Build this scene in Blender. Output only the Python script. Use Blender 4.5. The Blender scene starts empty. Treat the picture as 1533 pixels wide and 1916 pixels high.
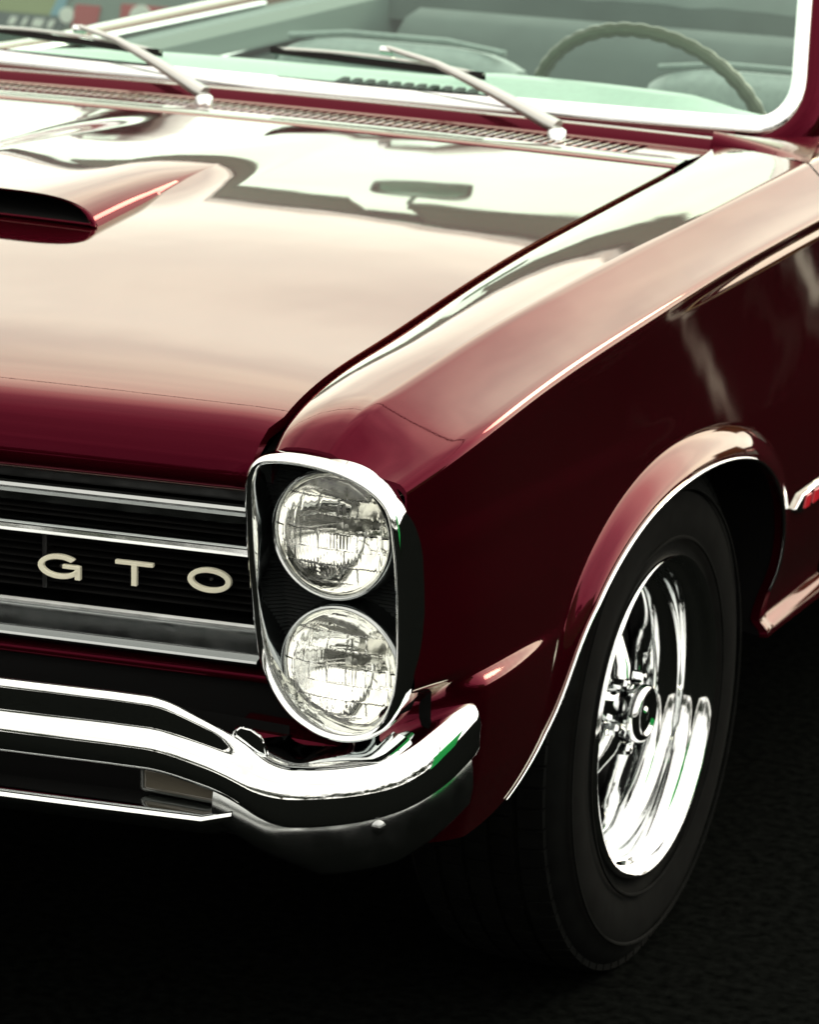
import bpy, bmesh, math, random
import numpy as np
from mathutils import Vector, Matrix, Euler
random.seed(4)
S = bpy.context.scene
C = S.collection
R = math.radians

# ------------------------------------------------------------------ camera
cd = bpy.data.cameras.new('camera'); cam = bpy.data.objects.new('camera', cd); C.objects.link(cam)
S.camera = cam
CAM = Vector((2.388, -3.185, 1.777)); YAW, PIT, ROL = R(24.81), R(15.25), R(1.36)
fw = Vector((-math.sin(YAW)*math.cos(PIT), math.cos(YAW)*math.cos(PIT), -math.sin(PIT)))
rt = fw.cross(Vector((0, 0, 1))).normalized(); up = rt.cross(fw)
r2 = rt*math.cos(ROL)+up*math.sin(ROL); u2 = -rt*math.sin(ROL)+up*math.cos(ROL)
m = Matrix((r2, u2, -fw)).transposed().to_4x4(); m.translation = CAM
cam.matrix_world = m
cd.sensor_fit = 'HORIZONTAL'; cd.sensor_width = 24.0; cd.lens = 24.0*6585/1533
cd.clip_start = 0.1; cd.clip_end = 400
cd.dof.use_dof = True; cd.dof.focus_distance = 3.72; cd.dof.aperture_fstop = 9.0

# ------------------------------------------------------------------ sky and sun
SUN_EL, SUN_AZ = R(26), R(27)     # hazy sun behind the car, a little to its left
SUND = Vector((math.sin(SUN_AZ)*math.cos(SUN_EL), math.cos(SUN_AZ)*math.cos(SUN_EL), math.sin(SUN_EL)))
w = bpy.data.worlds.new('World'); S.world = w; w.use_nodes = True
nt = w.node_tree; nt.nodes.clear()
def wn(t, **k):
    n = nt.nodes.new(t)
    for a, b in k.items(): setattr(n, a, b)
    return n
wo = wn('ShaderNodeOutputWorld'); bg = wn('ShaderNodeBackground'); bg.inputs['Strength'].default_value = 0.1
sky = wn('ShaderNodeTexSky', sky_type='NISHITA', sun_disc=False, sun_elevation=SUN_EL, sun_rotation=SUN_AZ)
tc = wn('ShaderNodeTexCoord'); mp = wn('ShaderNodeMapping'); mp.inputs['Scale'].default_value = (1, 1, 2.2)
nz = wn('ShaderNodeTexNoise'); nz.inputs['Scale'].default_value = 3.2; nz.inputs['Detail'].default_value = 5; nz.inputs['Roughness'].default_value = .5
cr = wn('ShaderNodeValToRGB')
cr.color_ramp.elements[0].position = .30; cr.color_ramp.elements[0].color = (.62, .59, .55, 1)
cr.color_ramp.elements[1].position = .68; cr.color_ramp.elements[1].color = (1.0, .955, .84, 1)
sc = wn('ShaderNodeVectorMath', operation='SCALE'); sc.inputs['Scale'].default_value = 22.0
mx = wn('ShaderNodeMix', data_type='RGBA'); mx.inputs['Factor'].default_value = .93
L = nt.links
L.new(tc.outputs['Generated'], mp.inputs['Vector']); L.new(mp.outputs[0], nz.inputs['Vector'])
nv = wn('ShaderNodeVectorMath', operation='NORMALIZE'); dt = wn('ShaderNodeVectorMath', operation='DOT_PRODUCT'); dt.inputs[1].default_value = SUND
gr = wn('ShaderNodeMapRange'); gr.interpolation_type = 'SMOOTHSTEP'
gr.inputs['From Min'].default_value = -.25; gr.inputs['From Max'].default_value = .90; gr.inputs['To Min'].default_value = 18.; gr.inputs['To Max'].default_value = 31.
L.new(tc.outputs['Generated'], nv.inputs[0]); L.new(nv.outputs[0], dt.inputs[0]); L.new(dt.outputs['Value'], gr.inputs['Value']); L.new(gr.outputs[0], sc.inputs['Scale'])
L.new(nz.outputs['Fac'], cr.inputs[0]); L.new(cr.outputs[0], sc.inputs[0])
L.new(sky.outputs[0], mx.inputs['A']); L.new(sc.outputs[0], mx.inputs['B'])
L.new(mx.outputs['Result'], bg.inputs['Color']); L.new(bg.outputs[0], wo.inputs[0])
sd = bpy.data.lights.new('sun', 'SUN'); so = bpy.data.objects.new('sun', sd); C.objects.link(so)
sd.energy = 1.0; sd.angle = R(15); sd.color = (1, .86, .62)
so.rotation_euler = SUND.to_track_quat('Z', 'Y').to_euler()
S.view_settings.view_transform = 'Standard'; S.view_settings.look = 'None'
S.view_settings.exposure = 0.2; S.view_settings.gamma = 1.0
S.cycles.max_bounces = 12; S.cycles.glossy_bounces = 6; S.cycles.transmission_bounces = 8; S.cycles.transparent_max_bounces = 12

# ------------------------------------------------------------------ materials
MT = {}
def mat(name, col=(.5, .5, .5), rough=.5, metal=0., **kw):
    if name in MT: return MT[name]
    m = bpy.data.materials.new(name); m.use_nodes = True
    b = m.node_tree.nodes['Principled BSDF']
    b.inputs['Base Color'].default_value = (*col, 1); b.inputs['Roughness'].default_value = rough
    b.inputs['Metallic'].default_value = metal
    for k, v in kw.items(): b.inputs[k.replace('_', ' ')].default_value = v
    MT[name] = m; return m
def noise_on(m, base, amt, scale, sock='Base Color', bump=0., detail=4, coords='Object'):
    t = m.node_tree; b = t.nodes['Principled BSDF']
    tc = t.nodes.new('ShaderNodeTexCoord'); n = t.nodes.new('ShaderNodeTexNoise')
    n.inputs['Scale'].default_value = scale; n.inputs['Detail'].default_value = detail
    t.links.new(tc.outputs[coords], n.inputs['Vector'])
    if sock:
        r = t.nodes.new('ShaderNodeValToRGB')
        r.color_ramp.elements[0].position = .3; r.color_ramp.elements[1].position = .7
        if sock == 'Roughness':
            r.color_ramp.elements[0].color = (max(0, base-amt),)*3+(1,); r.color_ramp.elements[1].color = (base+amt,)*3+(1,)
        else:
            r.color_ramp.elements[0].color = tuple(c*(1-amt) for c in base)+(1,)
            r.color_ramp.elements[1].color = tuple(min(1, c*(1+amt)) for c in base)+(1,)
        t.links.new(n.outputs['Fac'], r.inputs[0]); t.links.new(r.outputs[0], b.inputs[sock])
    if bump:
        bp = t.nodes.new('ShaderNodeBump'); bp.inputs['Strength'].default_value = bump; bp.inputs['Distance'].default_value = .002
        t.links.new(n.outputs['Fac'], bp.inputs['Height']); t.links.new(bp.outputs[0], b.inputs['Normal'])
    return m

def make_paint():
    # candy metallic burgundy under polished clear: reflectance runs from deep red face-on to white at a glancing view
    m = bpy.data.materials.new('burgundy_paint'); m.use_nodes = True; t = m.node_tree; t.nodes.clear()
    N = t.nodes.new; K = t.links.new
    out = N('ShaderNodeOutputMaterial'); lw = N('ShaderNodeLayerWeight'); lw.inputs['Blend'].default_value = .5
    ramp = N('ShaderNodeValToRGB'); e = ramp.color_ramp.elements
    tc = N('ShaderNodeTexCoord'); n1 = N('ShaderNodeTexNoise'); n1.inputs['Scale'].default_value = 5.0; n1.inputs['Detail'].default_value = 2
    K(tc.outputs['Object'], n1.inputs['Vector'])
    bp = N('ShaderNodeBump'); bp.inputs['Strength'].default_value = .15; bp.inputs['Distance'].default_value = .004
    K(n1.outputs['Fac'], bp.inputs['Height'])
    g = N('ShaderNodeBsdfGlossy'); g.inputs['Roughness'].default_value = .035
    d = N('ShaderNodeBsdfDiffuse'); d.inputs['Color'].default_value = (.010, .0004, .001, 1)
    g2 = N('ShaderNodeBsdfGlossy'); g2.inputs['Roughness'].default_value = .38; g2.inputs['Color'].default_value = (.014, .0004, .002, 1)
    nf = N('ShaderNodeTexNoise'); nf.inputs['Scale'].default_value = 900; nf.inputs['Detail'].default_value = 1
    K(tc.outputs['Object'], nf.inputs['Vector'])
    bf = N('ShaderNodeBump'); bf.inputs['Strength'].default_value = .25; bf.inputs['Distance'].default_value = .0005
    K(nf.outputs['Fac'], bf.inputs['Height']); K(bf.outputs[0], g2.inputs['Normal'])
    n3 = N('ShaderNodeTexNoise'); n3.inputs['Scale'].default_value = 520; n3.inputs['Detail'].default_value = 2
    K(tc.outputs['Object'], n3.inputs['Vector'])
    b3 = N('ShaderNodeBump'); b3.inputs['Strength'].default_value = .04; b3.inputs['Distance'].default_value = .0002
    K(n3.outputs['Fac'], b3.inputs['Height']); K(bp.outputs[0], b3.inputs['Normal'])
    K(b3.outputs[0], g.inputs['Normal']); K(bp.outputs[0], lw.inputs['Normal'])
    # facing output = 1 - cos(view angle)
    e[0].position = 0; e[0].color = (.014, .001, .003, 1)
    e[1].position = 1; e[1].color = (1, 1, 1, 1)
    for p, c in ((.25, (.036, .005, .009)), (.38, (.062, .015, .020)), (.46, (.115, .046, .046)), (.53, (.19, .125, .11)), (.61, (.275, .232, .195)), (.70, (.38, .36, .315)), (.80, (.58, .60, .56))):
        x = e.new(p); x.color = (*c, 1)
    K(lw.outputs['Facing'], ramp.inputs[0]); K(ramp.outputs[0], g.inputs['Color'])
    a1 = N('ShaderNodeAddShader'); a2 = N('ShaderNodeAddShader')
    K(g.outputs[0], a1.inputs[0]); K(d.outputs[0], a1.inputs[1]); K(a1.outputs[0], a2.inputs[0]); K(g2.outputs[0], a2.inputs[1])
    K(a2.outputs[0], out.inputs[0]); MT['paint'] = m; return m
PAINT = make_paint()
CHROME = mat('chrome', (.80, .82, .82), .045, 1.0); noise_on(CHROME, .045, .02, 14, 'Roughness', bump=.03)
CHROMED = mat('worn_chrome', (.42, .44, .44), .16, 1.0); noise_on(CHROMED, .16, .05, 30, 'Roughness')
STEEL = mat('brushed_steel', (.78, .78, .74), .28, 1.0)
BLACK = mat('black_satin', (.006, .006, .006), .45); noise_on(BLACK, .45, .12, 40, 'Roughness')
BLACKM = mat('black_matt', (.004, .004, .004), .9, Specular_IOR_Level=.1)
CHAR = mat('charcoal_panel', (.016, .018, .018), .38)
RUBBER = mat('tyre_rubber', (.0030, .0033, .0030), .85, Specular_IOR_Level=.05); noise_on(RUBBER, (.0030, .0033, .0030), .35, 30, bump=.2)
ARM = mat('satin_arm', (.52, .52, .49), .32, 1.0)
BLADE = mat('wiper_rubber', (.006, .006, .006), .5)
LETTER = mat('cream_letters', (.86, .84, .66), .35)
VINYL = mat('grey_green_vinyl', (.24, .29, .28), .5); noise_on(VINYL, (.24, .29, .28), .12, 60, bump=.3)
DASH = mat('pale_green_dash', (.42, .58, .50), .35); noise_on(DASH, (.42, .58, .50), .06, 80, bump=.2)
RECESS = mat('dark_teal_recess', (.028, .040, .038), .9)
BOOT = mat('teal_top_boot', (.075, .10, .095), .7); noise_on(BOOT, (.075, .10, .095), .15, 9, bump=.5)
VISOR = mat('taupe_visor', (.21, .165, .15), .7)
REDM = mat('red_enamel', (.45, .01, .02), .3)
WHEELRIM = mat('olive_wheel_rim', (.10, .11, .07), .35)
REFL = mat('lamp_reflector', (.98, .98, .95), .06, 1.0)
def glass_mix(name, tint, ior, base=0.0):
    m = bpy.data.materials.new(name); m.use_nodes = True; t = m.node_tree; t.nodes.clear()
    N = t.nodes.new; K = t.links.new
    o = N('ShaderNodeOutputMaterial'); f = N('ShaderNodeFresnel'); f.inputs['IOR'].default_value = ior
    tr = N('ShaderNodeBsdfTransparent'); tr.inputs[0].default_value = (*tint, 1)
    g = N('ShaderNodeBsdfGlossy'); g.inputs['Roughness'].default_value = .01; g.inputs['Color'].default_value = (.86, 1, .95, 1)
    x = N('ShaderNodeMixShader'); K(f.outputs[0], x.inputs[0]); K(tr.outputs[0], x.inputs[1]); K(g.outputs[0], x.inputs[2]); K(x.outputs[0], o.inputs[0])
    MT[name] = m; return m
WSGLASS = glass_mix('windscreen_glass', (.78, .96, .86), 1.5)
LENS = mat('lamp_glass', (.99, 1.0, .98), .005, 0., Transmission_Weight=1.0, IOR=1.45)
ASPHALT = mat('asphalt', (.0032, .0036, .0032), .95, Specular_IOR_Level=0.)
noise_on(ASPHALT, (.0032, .0036, .0032), .5, 60, bump=.8, detail=8)

# ------------------------------------------------------------------ helpers
def link(name, me, material=None, parent=None, smooth=True):
    o = bpy.data.objects.new(name, me); C.objects.link(o)
    if material is not None:
        for x in (material if isinstance(material, (list, tuple)) else [material]): me.materials.append(x)
    if smooth and len(me.polygons): me.polygons.foreach_set('use_smooth', [True]*len(me.polygons))
    if parent is not None: o.parent = parent
    return o
def tag(o, label=None, cat=None, group=None, kind=None):
    if label: o['label'] = label
    if cat: o['category'] = cat
    if group: o['group'] = group
    if kind: o['kind'] = kind
    return o
def empty(name, loc, label=None, cat=None, group=None, rz=0):
    o = bpy.data.objects.new(name, None); C.objects.link(o); o.location = loc; o.rotation_euler.z = rz
    o.empty_display_size = .1
    return tag(o, label, cat, group)
class MB:
    def __init__(s): s.v = []; s.f = []
    def add(s, vs, fs):
        k = len(s.v); s.v += [tuple(map(float, v)) for v in vs]; s.f += [tuple(k+i for i in f) for f in fs]; return s
    def grid(s, rows, close_u=False, close_v=False, flip=False):
        nr = len(rows); nc = len(rows[0]); vs = [p for r in rows for p in r]; fs = []
        for i in range(nr if close_v else nr-1):
            for j in range(nc if close_u else nc-1):
                a = i*nc+j; b = i*nc+(j+1) % nc; c = ((i+1) % nr)*nc+(j+1) % nc; d = ((i+1) % nr)*nc+j
                fs.append((a, d, c, b) if flip else (a, b, c, d))
        return s.add(vs, fs)
    def box(s, c, d, rot=None):
        x, y, z = [k/2 for k in d]; vs = []
        for i in (-1, 1):
            for j in (-1, 1):
                for k in (-1, 1):
                    p = Vector((i*x, j*y, k*z))
                    if rot is not None: p = rot @ p
                    vs.append(p+Vector(c))
        return s.add(vs, [(0, 1, 3, 2), (4, 6, 7, 5), (0, 4, 5, 1), (2, 3, 7, 6), (0, 2, 6, 4), (1, 5, 7, 3)])
    def bar(s, a, b, w, h, upv=(0, 0, 1)):
        a = Vector(a); b = Vector(b); d = b-a; l = d.length; d.normalize()
        x = d.cross(Vector(upv)).normalized(); z = x.cross(d)
        return s.box((a+b)/2, (w, l, h), Matrix((x, d, z)).transposed())
    def tube(s, pts, r, n=8, closed=False, flat=1.0, upv=(0, 0, 1)):
        pts = [Vector(p) for p in pts]; rows = []; N = len(pts)
        for i, p in enumerate(pts):
            a = pts[(i-1) % N] if (closed or i > 0) else p; b = pts[(i+1) % N] if (closed or i < N-1) else p
            t = (b-a).normalized(); x = t.cross(Vector(upv))
            if x.length < 1e-4: x = t.cross(Vector((0, 1, 0)))
            x.normalize(); z = x.cross(t); rr = r[i] if isinstance(r, (list, tuple)) else r
            rows.append([p+x*math.cos(q)*rr+z*math.sin(q)*rr*flat for q in [2*math.pi*k/n for k in range(n)]])
        s.grid(rows, close_u=True, close_v=closed)
        if not closed:
            k = len(s.v)-N*n
            s.f.append(tuple(k+i for i in range(n))[::-1]); s.f.append(tuple(k+(N-1)*n+i for i in range(n)))
        return s
    def lathe(s, prof, n=48, axis='x', c=(0, 0, 0)):
        rows = []
        for (a, r) in prof:
            row = []
            for k in range(n):
                q = 2*math.pi*k/n; u, v = r*math.cos(q), r*math.sin(q)
                row.append({'x': (c[0]+a, c[1]+u, c[2]+v), 'y': (c[0]+u, c[1]+a, c[2]+v), 'z': (c[0]+u, c[1]+v, c[2]+a)}[axis])
            rows.append(row)
        return s.grid(rows, close_u=True)
    def build(s, name, material=None, parent=None, smooth=True, bevel=0, angle=35, mirror=False, solid=0, sub=0):
        me = bpy.data.meshes.new(name); me.from_pydata(s.v, [], s.f)
        bm = bmesh.new(); bm.from_mesh(me); bmesh.ops.recalc_face_normals(bm, faces=bm.faces)
        if angle is not None and smooth:
            for e in bm.edges:
                if len(e.link_faces) == 2 and e.calc_face_angle(0) > math.radians(angle): e.smooth = False
        bm.to_mesh(me); bm.free(); me.update()
        o = link(name, me, material, parent, smooth)
        if bevel:
            b = o.modifiers.new('bevel', 'BEVEL'); b.width = bevel; b.segments = 2; b.limit_method = 'ANGLE'; b.harden_normals = False
        if solid:
            q = o.modifiers.new('solid', 'SOLIDIFY'); q.thickness = solid; q.offset = -1
        if sub:
            q = o.modifiers.new('sub', 'SUBSURF'); q.levels = sub; q.render_levels = sub
        return o
def mirror_copy(o, parent):
    c = o.copy(); C.objects.link(c); c.parent = parent; c.scale.x = -1
    c.location.x = -o.location.x
    return c
def cs(xs, ys):
    # natural cubic spline
    xs = np.array(xs, float); ys = np.array(ys, float); n = len(xs); h = np.diff(xs)
    A = np.zeros((n, n)); b = np.zeros(n); A[0, 0] = A[-1, -1] = 1
    for i in range(1, n-1):
        A[i, i-1] = h[i-1]; A[i, i] = 2*(h[i-1]+h[i]); A[i, i+1] = h[i]
        b[i] = 6*((ys[i+1]-ys[i])/h[i]-(ys[i]-ys[i-1])/h[i-1])
    M = np.linalg.solve(A, b)
    def f(x):
        i = int(min(max(np.searchsorted(xs, x)-1, 0), n-2)); t = min(max(x, xs[0]), xs[-1])
        a = xs[i+1]-t; c = t-xs[i]; H = h[i]
        return float((M[i]*a**3+M[i+1]*c**3)/(6*H)+(ys[i]/H-M[i]*H/6)*a+(ys[i+1]/H-M[i+1]*H/6)*c)
    return f
def lin(xs, ys): return lambda x: float(np.interp(x, xs, ys))
def sst(a, b, x):
    t = min(1, max(0, (x-a)/(b-a))); return t*t*(3-2*t)
def closed_curve(pts, n):
    P = [Vector((p[0], 0, p[1])) for p in pts]; k = len(P); out = []
    for i in range(k):
        p0, p1, p2, p3 = P[i-1], P[i], P[(i+1) % k], P[(i+2) % k]
        for j in range(n):
            t = j/n
            out.append(.5*((2*p1)+(-p0+p2)*t+(2*p0-5*p1+4*p2-p3)*t*t+(-p0+3*p1-3*p2+p3)*t**3))
    return out

# ------------------------------------------------------------------ the ground
g = MB(); g.add([(-150, -150, 0), (150, -150, 0), (150, 150, 0), (-150, 150, 0)], [(0, 1, 2, 3)])
tag(g.build('ground', ASPHALT), 'dark asphalt the car stands on', kind='structure')

# ------------------------------------------------------------------ the car
car = empty('convertible_car', (0, 0, 0), 'burgundy 1960s convertible with stacked headlights, hood scoop and chrome bumper', 'car')

# ---- body lines (metres): x to the car's left, y to the rear, z up
seamZ = cs([.128, .145, .181, .242, .316, .426, .60, .797, 1.04, 1.22, 1.34, 1.50], [.830, .842, .857, .8705, .881, .8915, .911, .931, .9475, .959, .9655, .972])
seamX = cs([.10, .15, .25, .426, .797, 1.04, 1.22, 1.33, 1.42, 1.50], [.690, .686, .680, .679, .684, .689, .693, .693, .688, .678])
c1X = cs([.10, .16, .44, .62, .855, 1.43, 2.0], [.757, .766, .788, .800, .811, .828, .836])
c1Z = cs([.128, .17, .25, .438, .62, .855, 1.13, 1.5], [.834, .859, .878, .902, .919, .934, .947, .959])
c2X = cs([.128, .20, .43, .735, .99, 1.385, 1.9], [.841, .856, .869, .879, .885, .888, .892])
c2Z = cs([.128, .213, .43, .735, .99, 1.385, 1.9], [.812, .832, .862, .885, .899, .911, .916])

def upper_profile(y):
    sx, sz = seamX(min(y, 1.5)), seamZ(min(y, 1.5)); ax, az = c1X(y), c1Z(min(y, 1.5)); bx, bz = c2X(y), c2Z(y)
    P = [(sx+.004, sz-.035), (sx+.0035, sz-.006), (sx+.0055, sz-.0015), (sx+.010, sz)]
    for t in (.25, .45, .65, .82, .93):
        P.append((sx+(ax-sx)*t, sz+(az-sz)*t+.0045*math.sin(math.pi*t)))
    P += [(ax, az+.0004)]
    for t in (.07, .16, .3, .45, .6, .75, .88, .96):
        P.append((ax+(bx-ax)*t, az+(bz-az)*t-.0035*math.sin(math.pi*t)))
    k = .5+.5*sst(1.2, .2, y)
    g_ = .0028*sst(.75, 1.2, y); k = k*(1+.9*sst(1.0, .25, y))
    P += [(bx+.0018*k, bz-.0012), (bx+.0042*k, bz-.0045), (bx+.0058*k, bz-.0085), (bx+.0062*k-g_*.8, bz-.0130), (bx+.0062*k-g_, bz-.0185), (bx+.0063*k+g_*.1, bz-.0235), (bx+.0064*k+g_*.5, bz-.0270), (bx+.0065*k+g_*.5, bz-.033)]
    return P
def side_top(y):
    P = upper_profile(y)[-1]; return P
ARCHC = (.872, .335)
SB1 = cs([0, .02, .08, .19, .28, .38, .44, .485, .503, .512, .524, .532, .56, .60], [0, .0002, .0022, .0105, .0145, .011, .0, -.015, -.0185, -.0175, -.0055, -.0035, -.005, -.012])
SB2 = lin([0, .04, .10, .16, .215, .230, .234, .243, .247, .262, .30, .36, .46, .6], [0, .001, .0040, .0095, .0115, .0118, .013, .0205, .0218, .0225, .0200, .013, -.010, -.04])
def side_x(y, z):
    tx, tz = side_top(y); s = tz-z
    b = SB1
    bf = SB2
    k = sst(.54, .27, y)*(sst(.17, .25, y) if z > .50 else 1)
    v = tx+b(s)*(1-k)+bf(.803-z)*k
    # faint feature line running back from the lamps
    zl = .748-.02*y
    v += .0018*sst(zl+.016, zl-.016, z)*sst(1.0, .5, y)*sst(.1, .22, y)
    v -= .045*sst(.26, .15, y)*sst(.585, .545, z)
    return v
yy = list(np.concatenate([np.linspace(.128, .30, 16), np.linspace(.31, 1.497, 60)]))
def build_fender(parent):
    b = MB()
    rows = [[(p[0], y, p[1]) for p in upper_profile(y)] for y in yy]
    # the front edge is turned down behind the lamp bezel
    rows.insert(0, [(p[0]-.002, .1285, p[1]-.006) for p in upper_profile(.128)])
    b.grid(rows)
    Lk = [0, .1, .2, .3, .4, .5, .6, .7, .8, .9, 1.0, 1.1, 1.2, 1.3]
    Ly = cs(Lk, [.262, .337, .400, .457, .506, .585, .696, .834, .975, 1.10, 1.192, 1.235, 1.25, 1.245])
    Lz = cs(Lk, [.372, .383, .415, .470, .545, .605, .648, .667, .660, .630, .572, .50, .42, .342])
    top = lambda y: side_top(y)[1]
    Oy = lin(Lk, [.136, .134, .132, .130, .128, .34, .58, .85, 1.06, 1.27, 1.497, 1.497, 1.497, 1.497])
    def Oz(u):
        y = Oy(u)
        if u <= .4: return lin([0, .1, .2, .3, .4], [.38, .50, .62, .71, top(.128)])(u)
        if u <= 1.0: return top(y)
        return lin([1.0, 1.1, 1.2, 1.3], [top(1.497), .70, .50, .342])(u)
    us = np.concatenate([np.linspace(0, .4, 110), np.linspace(.4, 1.0, 80)[1:], np.linspace(1.0, 1.3, 50)[1:]])
    vs = [0, .012, .03]+list(np.linspace(.05, 1, 110))
    rows = []; lip = []
    for u in us:
        ly, lz = Ly(u), Lz(u); oy, oz = Oy(u), Oz(u); r = []
        for v in vs:
            y, z = ly+(oy-ly)*v, lz+(oz-lz)*v; x = side_x(y, z)
            d = math.hypot(y-ly, z-lz)
            wdt = lin([0, .3, .5, .7, .9, 1.3], [.03, .030, .044, .046, .042, .03])(u)
            amp = lin([0, .26, .45, .7, .88, 1.0, 1.3], [.0, .0015, .017, .019, .013, .006, .002])(u)
            f = sst(wdt, 0, d)
            x += amp*f
            r.append((x, y, z))
        lip.append(r[0])
        # return flange
        r.insert(0, (r[0][0]-.012, r[0][1]+(ARCHC[0]-r[0][1])*.006, r[0][2]-.001))
        rows.append(r)
    b.grid(rows)
    o = b.build('front_fender', PAINT, parent, angle=50)
    t = MB().tube([Vector(p)+Vector((.001, 0, -.002)) for p in lip[34:-14]], [.0012+.0018*sst(0, 60, i_) for i_ in range(len(lip[34:-14]))], 8, flat=.8)
    mo = t.build('wheel_arch_trim', CHROME, o, angle=None)
    # dark wheelhouse
    h = MB(); rr = []
    for p in lip[:]:
        rr.append([(p[0]-.012, p[1], p[2]), (.62, p[1]+(p[1]-ARCHC[0])*.08, p[2]+.03), (.50, p[1], p[2]+.02)])
    h.grid(rr)
    h.add([(.50, .45, .36), (.50, 1.4, .36), (.50, 1.4, .72), (.50, .45, .72)], [(0, 1, 2, 3)])
    h.build('wheelhouse', BLACKM, o)
    return o, lip
fender, LIP = build_fender(car)

# ---- hood
def hoodZ(x, y):
    e = seamZ(min(max(y, .128), 1.5))
    c = 1-(min(abs(x), .69)/.69)**2.2
    z = e+(.003+.019*sst(.10, .6, y)*(1-.82*sst(.85, 1.36, y)))*c
    return z
hp = [(.150, .778), (.130, .7765), (.121, .782), (.1185, .792), (.1205, .803), (.127, .818), (.138, .833), (.152, .846)]
SY = .655
def blister(x, y):
    if y < SY: return 0.
    f = sst(1.44, SY, y); wd = .160*(1-.06*sst(.8, 1.3, y)); k = sst(.74, 1.0, y)
    a = abs(x)/wd; box = max(0., 1-min(1., a/1.02)**4)**.5; soft = 1-sst(.55, 1.42, a)
    return f*.036*((1-k)*box+k*soft)
def hood_grid():
    b = MB(); xs = sorted(set([round(v, 5) for v in list(np.linspace(-.671, .671, 61))+list(np.linspace(-.23, .23, 93))+list(np.linspace(-.170, -.135, 24))+list(np.linspace(.135, .170, 24))])); rows = []
    prof = [(y, z) for y, z in hp]+[(y, None) for y in list(np.linspace(.175, .40, 14))+list(np.linspace(.42, .64, 10))+[SY-.0005, SY+.0005]+list(np.linspace(.665, 1.31, 54))+[1.325]]
    step = 0
    for i, (y, z) in enumerate(prof):
        if y == SY+.0005: step = i
        row = []
        hw = (seamX(y)-.0042) if y > .17 else lin([.1, .15, .17], [.664, .672, .679])(y)
        for x in xs:
            ex = x*hw/.671
            sh = -(.66-min(.66, abs(x)))*.13*sst(.60, .12, y)
            if z is None: zz = hoodZ(x, y)+blister(x, y)
            else:
                base = hoodZ(x, .16)-hoodZ(.686, .16)
                zz = z+base*sst(.778, .85, z)
            row.append((ex, y+sh, zz))
        row = [(row[0][0]-.001, row[0][1], row[0][2]-.012)]+row+[(row[-1][0]+.001, row[-1][1], row[-1][2]-.012)]
        rows.append(row)
    rows.append([(p[0], p[1]+.004, p[2]-.014) for p in rows[-1]])
    b.grid(rows); nc = len(rows[0])
    b.f = [f for f in b.f if not (f[0]//nc == step-1 and abs(rows[step][f[0] % nc][0]) < .166)]
    return b.build('hood', PAINT, car, angle=60)
hood = hood_grid()
# black channel under the panel gaps
gp = MB()
for s in (-1, 1):
    gp.grid([[(s*(seamX(y)-.02), y, seamZ(y)-.03), (s*(seamX(y)+.012), y, seamZ(y)-.03)] for y in np.linspace(.15, 1.5, 20)])
gp.add([(-.70, 1.30, .925), (.70, 1.30, .925), (.70, 1.36, .925), (-.70, 1.36, .925)], [(0, 1, 2, 3)])
gp.build('gap_channel', BLACKM, car)

# ---- hood scoop: a low raised blister with an open black mouth
def scoop():
    y0 = SY+.0005; xs = np.concatenate([np.linspace(-.1655, -.135, 22), np.linspace(-.13, .13, 40), np.linspace(.135, .1655, 22)])
    hk = (seamX(SY)-.0042)/.671
    topc = [Vector((x*hk, y0, hoodZ(x, y0)+blister(x, y0))) for x in xs]
    botc = [Vector((x*hk, y0, hoodZ(x, y0)+.0015)) for x in xs[::-1]]
    loop = topc+botc; n = len(loop); cen = Vector((0, y0, hoodZ(0, y0)+.016))
    def ring(dx, dz, yo):
        out = []
        for p in loop:
            q = p-cen; out.append(Vector((cen.x+q.x*(1-dx/.16), y0+yo*(1 if q.z > -.012 else .25)+.010*q.z/.025, cen.z+q.z*(1-dz/.018))))
        return out
    rings = [ring(0, 0, .012), ring(0, 0, .002), ring(.001, .0004, -.003), ring(.003, .0014, -.0055), ring(.006, .0030, -.005), ring(.0075, .0040, -.001), ring(.008, .0043, .003)]
    o = MB().grid(rings, close_u=True).build('scoop', PAINT, hood, angle=70)
    th = MB().grid([rings[-1], ring(.010, .006, .12)], close_u=True); k = len(th.v); th.v.append((0, y0+.14, cen.z)); th.f += [(n+i, n+(i+1) % n, k) for i in range(n)]
    th.build('scoop_throat', BLACKM, hood)
scoop()

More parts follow.
